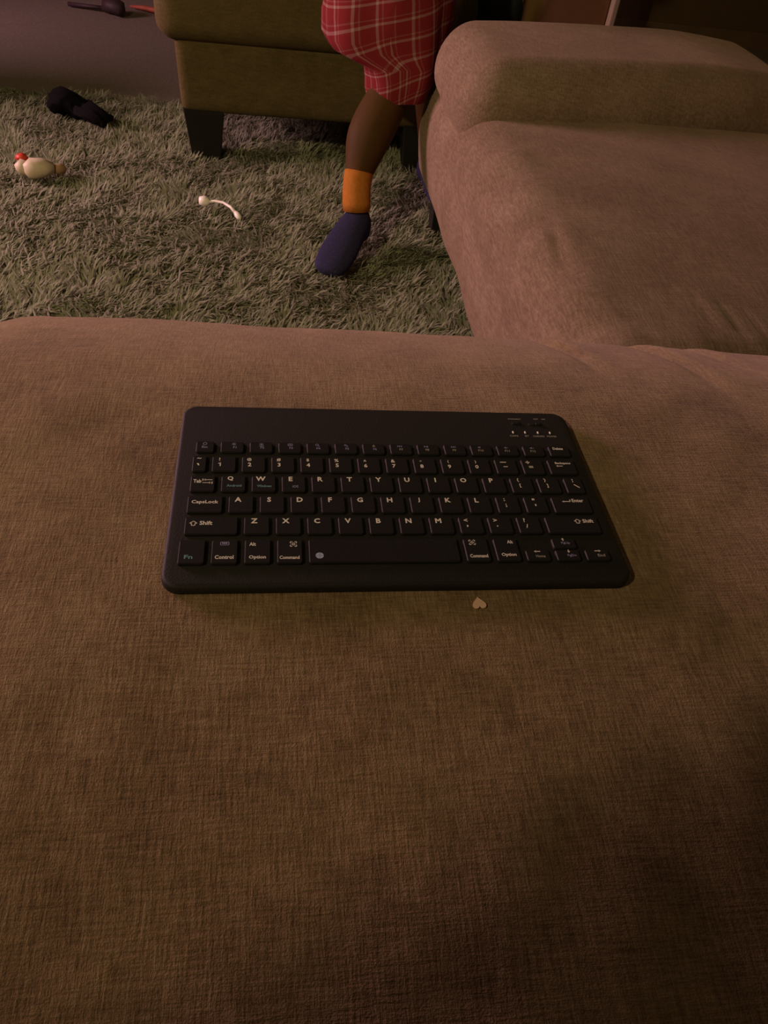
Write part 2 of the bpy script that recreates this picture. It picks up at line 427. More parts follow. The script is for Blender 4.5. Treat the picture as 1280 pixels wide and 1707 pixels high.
# ------------------------------------------------------------------ person between the seats
person = empty('person', (0.16, 1.6, FL+0.012))
props(person, 'person in red plaid shorts and navy socks stepping between chair and sofa', 'person')
P = [((0.205, 1.80, 0.60), 0.105, 0.085),   # 0 pelvis
     ((0.205, 1.82, 0.74), 0.095, 0.075),   # 1 waist
     ((0.205, 1.83, 0.90), 0.115, 0.085),   # 2 chest
     ((0.205, 1.82, 1.00), 0.045, 0.045),   # 3 neck
     ((0.205, 1.80, 1.09), 0.072, 0.080),   # 4 head
     ((0.205, 1.79, 1.17), 0.066, 0.075),   # 5 crown
     ((0.165, 1.75, 0.52), 0.080, 0.080),   # 6 hip of the near leg
     ((0.220, 1.658, 0.335), 0.052, 0.054),  # 7 knee
     ((0.152, 1.585, 0.230), 0.060, 0.060),  # 8 calf
     ((0.131, 1.535, 0.150), 0.031, 0.033),  # 9 above ankle
     ((0.128, 1.505, 0.075), 0.027, 0.029),  # 10 ankle
     ((0.272, 1.83, 0.52), 0.075, 0.078),   # 11 hip of the far leg
     ((0.325, 1.86, 0.33), 0.050, 0.052),   # 12
     ((0.355, 1.90, 0.21), 0.042, 0.044),   # 13
     ((0.375, 1.91, 0.075), 0.030, 0.032),  # 14
     ((0.095, 1.82, 0.93), 0.045, 0.045),   # 15 shoulder
     ((0.055, 1.80, 0.78), 0.036, 0.036),   # 16 elbow
     ((0.115, 1.69, 0.80), 0.026, 0.026),   # 17 wrist
     ((0.315, 1.82, 0.93), 0.045, 0.045),   # 18
     ((0.360, 1.80, 0.78), 0.036, 0.036),   # 19
     ((0.300, 1.69, 0.80), 0.026, 0.026)]   # 20
Ed = [(0,1),(1,2),(2,3),(3,4),(4,5),(0,6),(6,7),(7,8),(8,9),(9,10),(0,11),(11,12),(12,13),(13,14),(2,15),(15,16),(16,17),(2,18),(18,19),(19,20)]
for wr, sg in ((17, 1), (20, -1)):      # hands: palm, four fingers and a thumb
    wx, wy, wz = P[wr][0]
    pi = len(P); P.append(((wx+0.03*sg, wy-0.035, wz+0.008), 0.026, 0.014)); Ed.append((wr, pi))
    for q, (dz, ln) in enumerate(((0.024, 0.040), (0.008, 0.046), (-0.008, 0.043), (-0.024, 0.034))):
        k = len(P)
        P.append(((wx+0.05*sg, wy-0.058, wz+0.008+dz), 0.006, 0.006)); P.append(((wx+(0.05+ln*0.7)*sg, wy-0.062, wz+0.005+dz), 0.007, 0.007))
        Ed += [(pi, k), (k, k+1)]
    k = len(P); P.append(((wx+0.02*sg, wy-0.052, wz+0.045), 0.009, 0.009)); Ed.append((pi, k))
body = link('body', skin_mesh('body', P, Ed, 0), 'skin'); child_at(body, person)
# head details
for nm, cx, cy, cz, rx, ry, rz in (('nose', 0.205, 1.722, 1.10, 0.010, 0.014, 0.016), ('ear', 0.131, 1.81, 1.10, 0.010, 0.018, 0.024), ('ear', 0.279, 1.81, 1.10, 0.010, 0.018, 0.024)):
    o = link(nm, tube(nm, [(cx, cy, cz-rz), (cx, cy, cz-rz*0.5), (cx, cy, cz+rz*0.5), (cx, cy, cz+rz)], [(rx*0.3, ry*0.3), (rx, ry), (rx, ry), (rx*0.3, ry*0.3)], 10), 'skin'); child_at(o, person)
hr = []
for k in range(8):
    a = k/7*math.pi*0.58; z = 1.10 + 0.115*math.cos(a); r = 0.012+0.083*math.sin(a)
    hr.append([(0.205+r*math.cos(t), 1.815+r*1.08*math.sin(t), z) for t in (2*math.pi*j/20 for j in range(20))])
o = link('hair', loft('hair', hr), 'hair'); child_at(o, person)
# socks
def sock(ankle, toe, lit_ankle=True):
    ax, ay, az = ankle; tx, ty = toe
    dx, dy = tx-ax, ty-ay; L = math.hypot(dx, dy); ux, uy = dx/L, dy/L
    def at(s, z): return (ax+ux*s, ay+uy*s, z)
    pts = [(at(0.006, 0.104), 0.041, 0.044), (at(0.0, 0.066), 0.046, 0.050), (at(-0.026, 0.026), 0.040, 0.036),
           (at(0.056, 0.052), 0.047, 0.038), (at(0.116, 0.030), 0.052, 0.029), (at(L-0.045, 0.018), 0.047, 0.023), (at(L-0.012, 0.010), 0.032, 0.016)]
    return skin_mesh('sock', pts, [(0,1),(1,2),(1,3),(3,4),(4,5),(5,6)], 1)
o = link('sock', sock((0.135, 1.505, 0.075), (0.046, 1.318)), 'sock'); child_at(o, person)
s1 = o
o = link('sock', sock((0.375, 1.91, 0.075), (0.41, 1.73)), 'sock'); child_at(o, person)
cu = link('lit_ankle_band', tube('lit_ankle_band', [(0.131, 1.508, 0.085), (0.130, 1.513, 0.105), (0.129, 1.520, 0.130), (0.131, 1.530, 0.155), (0.133, 1.536, 0.168)],
     [(0.031, 0.033), (0.0325, 0.0345), (0.033, 0.035), (0.0345, 0.0365), (0.034, 0.036)], 20), 'lit_ankle')  # orange band stands in for the warm-lit skin above the sock
cu['label'] = 'orange band painted for warm-lit ankle skin'; cu.parent = s1; cu.matrix_parent_inverse = Matrix.Identity(4)
# plaid shorts
RG = [(0.308, 0.222, 1.650, 0.070, 0.066), (0.322, 0.222, 1.650, 0.076, 0.070), (0.345, 0.225, 1.655, 0.082, 0.074), (0.378, 0.226, 1.67, 0.090, 0.085), (0.392, 0.206, 1.68, 0.118, 0.090),
      (0.404, 0.192, 1.69, 0.140, 0.095), (0.425, 0.188, 1.70, 0.150, 0.100), (0.455, 0.190, 1.715, 0.152, 0.103), (0.50, 0.196, 1.74, 0.150, 0.11), (0.56, 0.20, 1.78, 0.142, 0.115), (0.62, 0.203, 1.80, 0.132, 0.108), (0.69, 0.205, 1.81, 0.118, 0.098)]
def shorts():
    rings = []; n = 56; UV = []
    for i, (z, cx, cy, rx, ry) in enumerate(RG):
        loop = []; uvr = []
        for j in range(n):
            t = 2*math.pi*j/n; left = max(0, -math.cos(t))
            wob = 1 + 0.05*math.sin(5*t+z*16) + 0.07*noise.noise(Vector((math.cos(t)*2.2, math.sin(t)*2.2, z*9)))
            zz = z + 0.016*left*(1 if 3 <= i <= 6 else 0)*math.sin(t*1.0+0.6)
            loop.append((cx+rx*wob*math.cos(t), cy+ry*wob*math.sin(t), zz))
            a = t if t < math.pi*1.5 else t-2*math.pi
            uvr.append(((a)*0.145 + 0.55*(z-0.3)*0.35, z*1.35 - 0.05*math.cos(t)))
        rings.append(loop); UV.append(uvr)
    me = loft('plaid_shorts', rings, cap=False)
    uvl = me.uv_layers.new(name='UVMap')
    for p in me.polygons:
        base = [(me.loops[l].vertex_index // n, me.loops[l].vertex_index % n) for l in p.loop_indices]
        us = [UV[i][j][0] for i, j in base]
        for l, (i, j), u in zip(p.loop_indices, base, us):
            if max(us)-min(us) > 0.4 and u < 0: u += 2*math.pi*0.145
            uvl.data[l].uv = (u, UV[i][j][1])
    return me
o = link('plaid_shorts', shorts(), 'plaid'); child_at(o, person)
o['label'] = 'red shorts with a white check'
sh = []
for z, r1, r2 in ((0.64, 0.135, 0.112), (0.74, 0.122, 0.10), (0.86, 0.135, 0.103), (0.94, 0.128, 0.09), (0.985, 0.07, 0.06)):
    sh.append([(0.205+r1*math.cos(t), 1.82+r2*math.sin(t), z) for t in (2*math.pi*j/32 for j in range(32))])
o = link('shirt', loft('shirt', sh, cap=False), 'dark_shirt'); child_at(o, person)

# ------------------------------------------------------------------ keyboard
kb = empty('keyboard', (0, 0, Z0-0.0065))
props(kb, 'black slim wireless keyboard with cream lettering lying on the brown seat', 'keyboard')
def mmx(x): return (x-123.5)/1000
def mmy(y): return (y-73.0)/1000
DT = 0.0065
deck = link('deck', slab('deck', -0.1235, 0.1235, -0.073, 0.073, 0.0095, 8,
     [(0.0016, 0.0), (0.0005, 0.0006), (0.0, 0.0018), (0.0, 0.0044), (0.0003, 0.0054), (0.0010, 0.0062), (0.0022, DT)]), 'deck', kb)
KH = 0.0021
_keycache = {}
def keymesh(wd, hd):
    k = (round(wd, 2), round(hd, 2))
    if k not in _keycache:
        a, b = wd/2000, hd/2000
        me = slab('key', -a, a, -b, b, 0.0011, 2, [(0.0, 0.0), (0.0, 0.0014), (0.00045, KH)])
        me.materials.append(M['keycap']); _keycache[k] = me
    return _keycache[k]
def key(x0, x1, y0, y1, name='key'):
    o = link(name, keymesh(x1-x0, y1-y0), None, kb, smooth=False)
    o.location = (mmx((x0+x1)/2), mmy((y0+y1)/2), DT-0.0001)
    o['_c'] = ((x0+x1)/2, (y0+y1)/2); return o

_font = bpy.data.curves.new('lettering', 'FONT'); _font.resolution_u = 2
_fo = bpy.data.objects.new('lettering', _font)
_tcache = {}
def text_geo(s, bold):
    k = (s, bold)
    if k not in _tcache:
        _font.body = s; _font.offset = bold
        me = bpy.data.meshes.new_from_object(_fo)
        v = np.array([tuple(p.co) for p in me.vertices]); f = [tuple(p.vertices) for p in me.polygons]
        bpy.data.meshes.remove(me); _tcache[k] = (v, f)
    return _tcache[k]
def legend(parent, s, cx, cy, mat='print', w=None, h=None, bold=0.022, z=None, name='legend', rot=0):
    """printed characters centred at keyboard mm (cx, cy); w / h = printed size in mm"""
    v, f = text_geo(s, bold)
    lo, hi = v.min(0), v.max(0); c = (lo+hi)/2; sz = np.maximum(hi-lo, 1e-4)
    if w is None: sx = sy = h/sz[1]
    elif h is None: sx = sy = w/sz[0]
    else: sx, sy = w/sz[0], h/sz[1]
    q = (v-c)*np.array([sx, sy, 0])/1000
    if rot: q[:, :2] = q[:, :2] @ np.array([[math.cos(rot), math.sin(rot)], [-math.sin(rot), math.cos(rot)]])
    pts = [(a, b, 0) for a, b, _ in q]
    me = mesh_py(name, pts, f); me.materials.append(M[mat])
    put_print(me, parent, cx, cy, z, name)
def put_print(me, parent, cx, cy, z=None, name='legend'):
    o = link(name, me, None, parent, smooth=False)
    if parent is deck: o.location = (mmx(cx), mmy(cy), DT+0.00006)
    else:
        px, py = parent['_c']; o.location = ((cx-px)/1000, (cy-py)/1000, KH+0.00006)
    return o
def shape(parent, cx, cy, polys, mat, name='legend'):
    V = []; F = []
    for p in polys:
        F.append(tuple(range(len(V), len(V)+len(p)))); V += [(x/1000, y/1000, 0) for x, y in p]
    me = mesh_py(name, V, F); me.materials.append(M[mat]); put_print(me, parent, cx, cy, None, name)
def bar(x0, y0, x1, y1, t):
    d = math.hypot(x1-x0, y1-y0); nx, ny = -(y1-y0)/d*t/2, (x1-x0)/d*t/2
    return [(x0-nx, y0-ny), (x1-nx, y1-ny), (x1+nx, y1+ny), (x0+nx, y0+ny)]
def disc(cx, cy, r, n=12, ry=None): return [(cx+r*math.cos(2*math.pi*k/n), cy+(ry or r)*math.sin(2*math.pi*k/n)) for k in range(n)]
def ringp(cx, cy, r, t, n=10):
    return [[(cx+q*math.cos(a), cy+q*math.sin(a)) for q, a in ((r, 2*math.pi*k/n), (r, 2*math.pi*(k+1)/n), (r-t, 2*math.pi*(k+1)/n), (r-t, 2*math.pi*k/n))] for k in range(n)]

P_ = 16.75; KW = 13.4
rows = {'F': (99.6, 109.0), 'N': (82.8, 96.0), 'Q': (66.4, 79.4), 'A': (50.0, 63.0), 'Z': (34.0, 46.8), 'B': (13.8, 30.2)}
# function row
k = key(10.6, 21.0, *rows['F']); shape(k, 15.6, 106.6, ringp(0, 0, 1.25, 0.4), 'print_blue'); legend(k, 'Esc', 15.6, 103.7, 'print_blue', h=1.9)
sun = [disc(0, 0, 0.6, 8)] + [bar(0.85*math.cos(a), 0.85*math.sin(a), 1.35*math.cos(a), 1.35*math.sin(a), 0.3) for a in (0, .785, 1.571, 2.356, 3.142, 3.927, 4.712, 5.498)]
icons = [sun, sun + [bar(-1.4, -1.5, 1.4, -1.5, 0.3)],
         [bar(-1.3, -.9, 1.3, -.9, .35), bar(-1.3, .9, 1.3, .9, .35), bar(-1.3, -.9, -1.3, .9, .35), bar(1.3, -.9, 1.3, .9, .35), bar(-.7, 0, .7, 0, .5)],
         ringp(-0.2, 0.3, 1.0, 0.35) + [bar(0.5, -0.4, 1.3, -1.2, 0.4)],
         [bar(-1.2, .8, .2, .8, .4), bar(-1.2, 0, .9, 0, .4), bar(-.2, -.8, 1.2, -.8, .4)],
         [[(0, 1.1), (-.9, -.2), (.9, -.2)], bar(-.9, -.8, .9, -.8, .35)],
         [[(-.1, -.8), (-.1, .8), (-1.2, 0)], [(1.2, -.8), (1.2, .8), (0, 0)], bar(-1.5, -.8, -1.5, .8, .35)],
         [[(-1.2, -.8), (-1.2, .8), (0, 0)], bar(.4, -.8, .4, .8, .4), bar(1.1, -.8, 1.1, .8, .4)],
         [[(.1, .8), (.1, -.8), (1.2, 0)], [(-1.2, .8), (-1.2, -.8), (0, 0)], bar(1.5, -.8, 1.5, .8, .35)],
         [[(-.9, -.4), (-.2, -.4), (.6, -1.0), (.6, 1.0), (-.2, .4), (-.9, .4)]],
         [[(-.9, -.4), (-.2, -.4), (.5, -.9), (.5, .9), (-.2, .4), (-.9, .4)], bar(.9, 0, 1.6, 0, .35)],
         [[(-.9, -.4), (-.2, -.4), (.5, -.9), (.5, .9), (-.2, .4), (-.9, .4)], bar(.9, 0, 1.7, 0, .35), bar(1.3, -.4, 1.3, .4, .35)]]
for i in range(12):
    x0 = 24.7 + i*P_; k = key(x0, x0+KW, *rows['F']); cx = (32.3, 48.3, 65.2, 81.3, 98.6, 115.4, 131.5, 147.6, 164.5, 181.2, 198.0, 214.6)[i]
    shape(k, cx, 106.5, icons[i], 'print_blue' if i not in (5,) else 'print_dim')
    legend(k, 'F%d' % (i+1), cx+0.5, 103.6, 'print_dim' if i > 5 else 'print_blue', h=1.8)
k = key(225.7, 238.9, *rows['F']); legend(k, 'Delete', 231.8, 106.3, 'print', w=6.6, h=2.3)
# number row
k = key(9.6, 17.4, *rows['N']); legend(k, '~', 13.2, 93.6, w=2.4, h=0.9, bold=0.03); legend(k, '`', 12.8, 88.4, w=1.6, h=1.7, bold=0.05)
for i, (a, b) in enumerate(zip('!@#$%^&*()', '1234567890')):
    x0 = 20.6 + i*P_; k = key(x0, x0+KW, *rows['N']); cx = 24.6 + i*16.82
    legend(k, a, cx+0.1, 92.9, h={'^': 1.6, '*': 1.7}.get(a, 2.7), bold=0.02); 
    if b == '1': shape(k, cx+0.3, 88.6, [bar(0.3, -1.5, 0.3, 1.5, .6), bar(-0.8, 0.6, 0.35, 1.3, .5)], 'print')
    else: legend(k, b, cx+0.3, 88.6, h=3.1, bold=0.025)
x0 = 20.6+10*P_; k = key(x0, x0+KW, *rows['N']); shape(k, 193.4, 92.9, [bar(-1.9, 0, 1.9, 0, .6)], 'print'); shape(k, 194.2, 88.9, [bar(-1.3, 0, 1.3, 0, .6)], 'print')
x0 += P_; k = key(x0, x0+KW, *rows['N']); shape(k, 208.9, 93.0, [bar(-1.3, 0, 1.3, 0, .6), bar(0, -1.3, 0, 1.3, .6)], 'print'); shape(k, 210.2, 88.9, [bar(-1.3, .5, 1.3, .5, .5), bar(-1.3, -.5, 1.3, -.5, .5)], 'print')
k = key(x0+P_, 238.7, *rows['N']); legend(k, 'Backspace', 231.2, 92.4, w=9.8, h=2.4, bold=0.02); shape(k, 228.6, 90.0, [bar(-1.2, 0, 2.0, 0, .5), [(-1.0, -.8), (-1.0, .8), (-2.2, 0)]], 'print')
# Q row
k = key(9.7, 23.1, *rows['Q']); legend(k, 'Tab', 13.4, 74.4, w=4.4, h=2.8)
shape(k, 18.9, 74.3, [bar(-2.4, 1.2, 2.7, 1.2, .4), bar(-2.6, .3, -2.6, 2.1, .4), [(-1.0, .4), (-1.0, 2.0), (-2.3, 1.2)], bar(-2.7, -1.2, 2.4, -1.2, .4), bar(2.6, -2.1, 2.6, -.3, .4), [(1.0, -2.0), (1.0, -.4), (2.3, -1.2)]], 'print')
for i, a in enumerate('QWERTYUIOP'):
    x0 = 26.5 + i*P_; k = key(x0, x0+KW, *rows['Q']); legend(k, a, 31.4 + i*16.78, 76.6, h=3.6, bold=0.03)
    if i == 0: legend(k, 'Android', 33.6, 70.9, 'print_teal', w=8.2, h=1.9)
    if i == 1: legend(k, 'Windows', 50.2, 70.7, 'print_teal', w=8.0, h=1.9)
    if i == 2: legend(k, 'iOS', 67.6, 70.5, 'print_blue', w=3.2, h=1.9)
for i, (a, b) in enumerate(('{[', '}]')):
    x0 = 26.5+(10+i)*P_; k = key(x0, x0+KW, *rows['Q']); legend(k, a, 199.0+i*16.7, 77.0, h=3.2, bold=0.02); legend(k, b, 199.6+i*16.7, 72.3, h=3.2, bold=0.02)
k = key(227.5, 238.7, *rows['Q']); shape(k, 233.0, 76.9, [bar(0, .3, 0, 1.4, .5), bar(0, -1.4, 0, -.3, .5)], 'print'); shape(k, 234.4, 72.2, [bar(-1.5, 1.4, 1.5, -1.4, .6)], 'print')
# A row
k = key(9.3, 28.0, *rows['A']); legend(k, 'CapsLock', 18.6, 57.6, w=14.2, h=3.2, bold=0.02)
for i, a in enumerate('ASDFGHJKL'):
    x0 = 31.2 + i*P_; k = key(x0, x0+KW, *rows['A']); legend(k, a, 36.2 + i*16.78, 59.8, h=3.6, bold=0.03)
x0 = 31.2+9*P_; k = key(x0, x0+KW, *rows['A']); legend(k, ':', 187.0, 60.3, h=2.2, bold=0.03); legend(k, ';', 187.3, 55.6, h=2.8, bold=0.03)
x0 += P_; k = key(x0, x0+KW, *rows['A']); legend(k, '"', 204.4, 60.6, h=1.5, bold=0.03); legend(k, "'", 204.9, 56.0, h=1.6, bold=0.04)
k = key(215.4, 238.3, *rows['A']); shape(k, 224.2, 59.6, [bar(-1.6, -.6, 2.6, -.6, .5), bar(2.4, -.6, 2.4, 1.0, .5), [(-1.2, -1.3), (-1.2, .1), (-2.7, -.6)]], 'print'); legend(k, 'Enter', 231.2, 59.8, w=7.0, h=2.7)
# Z row
def shift_arrow(k, cx, cy):
    o = [(0, 1.6), (2.0, 0), (.9, 0), (.9, -1.5), (-.9, -1.5), (-.9, 0), (-2.0, 0)]
    shape(k, cx, cy, [bar(*o[i], *o[(i+1) % 7], .42) for i in range(7)], 'print')
k = key(9.2, 36.7, *rows['Z']); shift_arrow(k, 13.6, 41.7); legend(k, 'Shift', 20.1, 42.0, w=6.6, h=2.9)
for i, a in enumerate('ZXCVBNM'):
    x0 = 39.9 + i*P_; k = key(x0, x0+KW, *rows['Z']); legend(k, a, 45.2 + i*16.73, 43.5, h=3.6, bold=0.03)
for i, (a, b) in enumerate(('<,', '>.', '?/')):
    x0 = 39.9+(7+i)*P_; k = key(x0, x0+KW, *rows['Z']); legend(k, a, 161.2+i*16.9, 43.9, h=2.3 if i < 2 else 3.0, bold=0.02)
    legend(k, b, 161.6+i*17.1, 39.4, h=(1.7, 0.9, 2.8)[i], bold=0.03)
k = key(207.4, 238.6, *rows['Z']); shift_arrow(k, 226.4, 43.0); legend(k, 'Shift', 232.6, 43.2, w=6.4, h=2.7)
# bottom row
def cmd_sign(k, cx, cy):
    s = 1.0
    shape(k, cx, cy, [bar(-s, -1.3, -s, 1.3, .0) if False else bar(-.6, -1.4, -.6, 1.4, .45), bar(.6, -1.4, .6, 1.4, .45), bar(-1.4, -.6, 1.4, -.6, .45), bar(-1.4, .6, 1.4, .6, .45)]
          + ringp(-1.15, -1.15, .75, .4, 8) + ringp(1.15, -1.15, .75, .4, 8) + ringp(-1.15, 1.15, .75, .4, 8) + ringp(1.15, 1.15, .75, .4, 8), 'print')
B = rows['B']
k = key(7.6, 20.8, *B); legend(k, 'Fn', 12.8, 18.2, 'print_teal', w=4.2, h=2.7)
k = key(24.0, 37.3, *B); shape(k, 30.5, 27.2, [bar(-2.1, 1.0, 2.1, 1.0, .4), bar(-2.1, -1.0, 2.1, -1.0, .4), bar(-2.1, -1, -2.1, 1, .4), bar(2.1, -1, 2.1, 1, .4), bar(-1.4, 0.2, 1.4, 0.2, .9)], 'print_blue'); legend(k, 'Control', 30.6, 17.9, w=9.4, h=2.6)
k = key(40.7, 54.0, *B); legend(k, 'Alt', 44.7, 26.7, w=3.4, h=2.4); legend(k, 'Option', 47.3, 17.5, w=8.6, h=2.9)
k = key(57.3, 70.4, *B); cmd_sign(k, 65.7, 26.6); legend(k, 'Command', 63.6, 17.4, w=10.2, h=2.3)
k = key(73.6, 153.6, *B, name='space_bar'); shape(k, 79.1, 18.5, [disc(0, 0, 2.1, 20)], 'print_sky')
shape(k, 79.1, 18.5, [bar(-2.0, 0, 2.0, 0, .18), bar(0, -2.0, 0, 2.0, .18)], 'print_blue')
bpy.context.view_layer.update()
k.children[-1].location.z += 0.00005
k = key(157.0, 170.3, *B); cmd_sign(k, 161.8, 27.2); legend(k, 'Command', 163.9, 17.5, w=9.8, h=2.4)
k = key(173.7, 187.0, *B); legend(k, 'Alt', 183.0, 27.4, w=3.2, h=2.4); legend(k, 'Option', 180.6, 18.0, w=8.2, h=2.9)
k = key(190.2, 203.4, B[0], 21.7); shape(k, 196.8, 20.3, [bar(-1.0, 0, 1.7, 0, .5), [(-.6, -.8), (-.6, .8), (-1.9, 0)]], 'print'); legend(k, 'Home', 198.0, 17.0, 'print_dim', w=5.2, h=1.9)
k = key(207.0, 220.4, 22.6, B[1]); shape(k, 213.6, 29.0, [bar(0, -1.1, 0, .2, .5), [(-.8, 0), (.8, 0), (0, 1.1)]], 'print'); legend(k, 'PgUp', 214.6, 26.3, 'print_blue', w=5.0, h=2.0)
k = key(207.0, 220.4, B[0], 21.7); shape(k, 214.6, 20.3, [bar(0, -.2, 0, 1.1, .5), [(.8, 0), (-.8, 0), (0, -1.1)]], 'print'); legend(k, 'PgDn', 215.8, 17.2, 'print_blue', w=5.0, h=2.0)
k = key(223.9, 237.4, B[0], 21.7); shape(k, 231.2, 20.4, [bar(-1.7, 0, 1.0, 0, .5), [(.6, .8), (.6, -.8), (1.9, 0)]], 'print'); legend(k, 'End', 232.6, 17.3, 'print_dim', w=4.2, h=1.9)
# switch, button and lights at the top right
legend(deck, 'CONNECT', 211.3, 137.9, 'print_dim', w=9.0, h=1.3); legend(deck, 'OFF', 225.8, 138.3, 'print_dim', w=3.4, h=1.3); legend(deck, 'ON', 231.0, 138.3, 'print_dim', w=2.6, h=1.3)
o = link('connect_button', slab('connect_button', -0.0032, 0.0032, -0.0011, 0.0011, 0.001, 3, [(0, 0), (0, 0.0005), (0.0003, 0.0008)]), 'keycap', kb); o.location = (mmx(211.5), mmy(133.0), DT-0.0001)
o = link('power_switch', slab('power_switch', -0.0045, 0.0045, -0.0013, 0.0013, 0.001, 3, [(0, 0), (0, 0.0003), (0.0003, 0.0005)]), 'keycap', kb); o.location = (mmx(224.0), mmy(132.6), DT-0.0001)
o2 = link('slider', slab('slider', -0.0015, 0.0015, -0.0009, 0.0009, 0.0004, 2, [(0, 0), (0.0002, 0.0008)]), 'deck', o, False); o2.location = (0.0018, 0, 0.0005)
_led = slab('led', -0.0006, 0.0006, -0.0011, 0.0011, 0.0005, 3, [(0, 0), (0.0001, 0.0004)]); _led.materials.append(M['print'])
for x in (207.4, 215.4, 223.9, 232.0):
    o = link('led', _led, None, kb); o.location = (mmx(x), mmy(124.2), DT-0.0001)
for s, x, wd in (('CAPS', 207.2, 5.6), ('BT', 215.8, 2.6), ('CHARGING', 223.6, 7.6), ('POWER', 232.4, 6.4)):
    legend(deck, s, x, 120.7, 'print_dim', w=wd, h=1.6)
for ob in kb.children:
    if '_c' in ob: del ob['_c']

# ------------------------------------------------------------------ paper heart
def heart():
    pts = []
    for kk in range(28):
        t = 2*math.pi*kk/28
        pts.append((16*math.sin(t)**3/16*0.0036, -(13*math.cos(t)-5*math.cos(2*t)-2*math.cos(3*t)-math.cos(4*t))/16*0.0042))
    r = [[(x, y, z) for x, y in pts] for z in (0, 0.0006)]
    me = loft('confetti_heart', r)
    o = link('confetti_heart', me, 'heart', smooth=False); o.location = (0.0368, -0.0815, Z0-0.0063+0.0004); o.rotation_euler = (0.03, 0, 0.05)
    props(o, 'tiny pink heart lying in front of the keyboard', 'confetti')
heart()

# ------------------------------------------------------------------ things on the rug
def blobby(name, pts, rad, mat, n=14, amp=0.0, parent=None, seed=0.0):
    me = tube(name, pts, rad, n)
    if amp:
        for v in me.vertices:
            d = noise.noise_vector(v.co*38 + Vector((seed, 0, 0))) + 0.6*noise.noise_vector(v.co*95 + Vector((seed, 3, 0))); v.co += d*amp
    return link(name, me, mat, parent)
# crumpled dark sock: two lobes
s = blobby('crumpled_sock', [(-0.748, 2.285, 0.018), (-0.740, 2.285, 0.024), (-0.722, 2.285, 0.030), (-0.700, 2.28, 0.034), (-0.678, 2.275, 0.032), (-0.657, 2.26, 0.022), (-0.640, 2.245, 0.022), (-0.618, 2.228, 0.024), (-0.598, 2.21, 0.024), (-0.580, 2.195, 0.018), (-0.570, 2.188, 0.012)],
    [0.014, (0.040, 0.022), (0.052, 0.032), (0.054, 0.036), (0.048, 0.030), (0.034, 0.020), (0.036, 0.020), (0.042, 0.024), (0.042, 0.022), (0.034, 0.016), 0.008], 'black_knit', 32, 0.015)
props(s, 'crumpled black sock lying on the rug left of the chair', 'sock')
# small figure with a red cap
t = empty('toy_figure', (-0.69, 1.80, 0.005)); props(t, 'small cream toy with a red cap lying on the rug', 'toy')
def chs(o): return child_at(o, t)
chs(blobby('body', [(-0.712, 1.775, 0.020), (-0.708, 1.777, 0.022), (-0.690, 1.785, 0.026), (-0.665, 1.795, 0.026), (-0.645, 1.803, 0.022), (-0.641, 1.805, 0.022)], [0.004, 0.018, 0.026, 0.024, 0.014, 0.003], 'toy_white', 16, 0.003))
chs(blobby('head', [(-0.732, 1.785, 0.018), (-0.729, 1.786, 0.020), (-0.716, 1.79, 0.026), (-0.702, 1.795, 0.024), (-0.698, 1.797, 0.022)], [0.003, 0.014, 0.021, 0.014, 0.003], 'toy_white', 16, 0.001))
chs(blobby('cap', [(-0.723, 1.808, 0.032), (-0.721, 1.809, 0.036), (-0.719, 1.812, 0.046), (-0.718, 1.815, 0.053)], [0.004, 0.018, 0.015, 0.003], 'toy_red', 16))
chs(blobby('foot', [(-0.648, 1.80, 0.018), (-0.636, 1.806, 0.020), (-0.622, 1.815, 0.018), (-0.615, 1.818, 0.016)], [0.006, 0.013, 0.012, 0.003], 'toy_brown', 12))
# little white stick with knobbed ends
st = empty('plastic_stick', (-0.21, 1.64, 0.012)); props(st, 'small white stick with a bright rounded end on the rug', 'stick')
def cst(o): return child_at(o, st)
cst(blobby('shaft', [(-0.238, 1.655, 0.022), (-0.220, 1.652, 0.026), (-0.198, 1.642, 0.028), (-0.178, 1.622, 0.026), (-0.164, 1.600, 0.020)], [0.004, 0.0034, 0.0034, 0.004, 0.005], 'white_plastic', 10))
cst(blobby('knob', [(-0.260, 1.660, 0.022), (-0.258, 1.660, 0.022), (-0.246, 1.657, 0.023), (-0.236, 1.655, 0.022), (-0.232, 1.654, 0.022)], [0.002, 0.010, 0.013, 0.009, 0.003], 'white_plastic', 14))
cst(blobby('tip', [(-0.166, 1.603, 0.021), (-0.161, 1.595, 0.019), (-0.156, 1.586, 0.016), (-0.153, 1.581, 0.014)], [0.005, 0.008, 0.007, 0.002], 'white_plastic', 12))
# far scraps by the upper edge
d = empty('dark_toy', (-0.78, 3.60, FL)); props(d, 'dark toy with a long rod on the far floor beside the chair', 'toy')
child_at(blobby('body', [(-0.80, 3.61, FL+0.02), (-0.79, 3.61, FL+0.03), (-0.755, 3.59, FL+0.035), (-0.715, 3.57, FL+0.03), (-0.70, 3.565, FL+0.02)], [0.006, 0.024, 0.032, 0.028, 0.006], 'dark_toy', 14, 0.006), d)
child_at(blobby('rod', [(-0.95, 3.66, FL+0.012), (-0.87, 3.635, FL+0.016), (-0.79, 3.61, FL+0.02)], [0.009, 0.008, 0.008], 'dark_toy', 10), d)
r_ = blobby('red_toy_bar', [(-0.70, 3.72, FL+0.012), (-0.64, 3.70, FL+0.014), (-0.575, 3.67, FL+0.014), (-0.54, 3.655, FL+0.012)], [(0.004, 0.004), (0.012, 0.010), (0.014, 0.012), (0.004, 0.004)], 'dull_red', 10)
props(r_, 'dull red bar lying on the far floor beside the chair', 'toy')

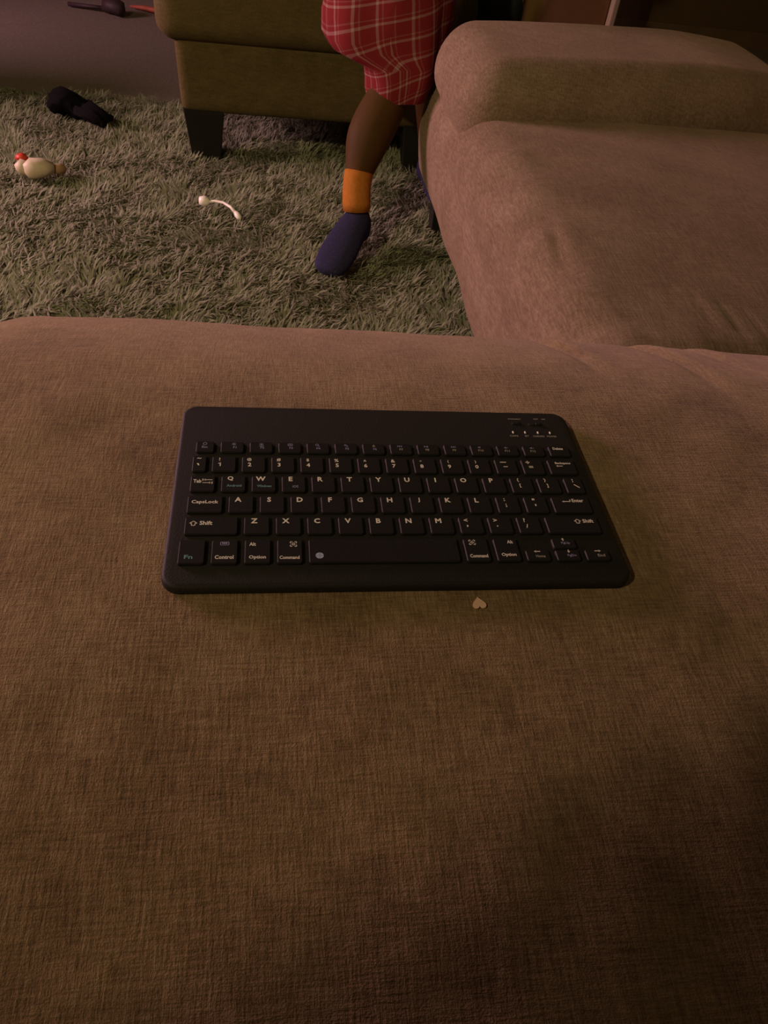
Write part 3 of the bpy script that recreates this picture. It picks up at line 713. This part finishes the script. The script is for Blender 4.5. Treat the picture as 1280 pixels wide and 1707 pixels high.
# ------------------------------------------------------------------ far wall furniture
cb = empty('cabinet', (1.2, 3.66, FL)); props(cb, 'brown panelled cabinet with cream uprights against the back wall', 'cabinet')
def boxm(name, lo, hi, mat, parent):
    c = [(a+b)/2 for a, b in zip(lo, hi)]
    o = link(name, slab(name, lo[0], hi[0], lo[1], hi[1], 0.006, 2, [(0.003, lo[2]), (0, lo[2]+0.003), (0, hi[2]-0.003), (0.003, hi[2])]), mat, smooth=False)
    return child_at(o, parent)
boxm('upright', (0.975, 3.50, FL), (1.005, 3.80, 0.95), 'cream_paint', cb)
boxm('upright', (1.415, 3.50, FL), (1.443, 3.80, 0.95), 'cream_paint', cb)
boxm('panel', (1.007, 3.54, FL+0.02), (1.413, 3.57, 0.93), 'brown_panel', cb)
boxm('back', (1.007, 3.77, FL), (1.413, 3.795, 0.95), 'brown_panel', cb)
boxm('top', (0.96, 3.48, 0.952), (1.458, 3.81, 0.98), 'cream_paint', cb)
bgo = empty('dark_bag', (0.57, 2.25, FL+0.012)); props(bgo, 'dark bag slumped behind the sofa arm', 'bag')
def bag_warp(p):
    x, y, z = p
    return (x + 0.02*noise.noise(Vector((y*6, z*6, 1))), y + 0.02*noise.noise(Vector((x*7, z*7, 2))), z + 0.02*noise.noise(Vector((x*9, y*9, 4)))*(1 if z > 0.1 else 0))
child_at(link('sack', softbox('sack', (0.49, 2.10, FL+0.012), (0.635, 2.40, 0.47), 0.07, (24, 20, 28), bag_warp), 'bag'), bgo)
child_at(blobby('handle', [(0.53, 2.25, 0.44), (0.54, 2.25, 0.52), (0.57, 2.25, 0.56), (0.60, 2.25, 0.52), (0.61, 2.25, 0.44)], [0.010]*5, 'bag', 10), bgo)
# unseen chest added between the glow and the far floor to shade it
ch = empty('shade_chest', (-1.72, 2.43, FL)); props(ch, 'unseen low wooden chest added to shade the far floor', 'chest')
boxm('body', (-2.0, 2.24, FL+0.02), (-1.45, 2.62, 0.46), 'chest', ch)
boxm('lid', (-2.02, 2.22, 0.46), (-1.43, 2.64, 0.50), 'chest', ch)
for x, y in ((-1.97, 2.27), (-1.50, 2.27), (-1.97, 2.57), (-1.50, 2.57)):
    boxm('foot', (x, y, FL), (x+0.03, y+0.03, FL+0.022), 'black_wood', ch)
# unseen shelf unit, added to cast the shadow of whoever sits here
bk = empty('shade_bookcase', (-0.62, -0.92, FL)); props(bk, 'unseen tall narrow dark shelf unit added to shade the brown seat', 'shade_bookcase')
boxm('side', (-0.78, -1.20, FL), (-0.75, -0.49, 1.80), 'chest', bk); boxm('side', (-0.48, -1.20, FL), (-0.45, -0.49, 1.80), 'chest', bk)
boxm('back', (-0.748, -1.20, FL+0.05), (-0.482, -1.185, 1.79), 'chest', bk)
for z in (0.02, 0.40, 0.78, 1.12, 1.45, 1.77): boxm('shelf', (-0.748, -1.183, z), (-0.482, -0.50, z+0.022), 'chest', bk)
bpy.data.objects.remove(_fo); bpy.data.curves.remove(_font)
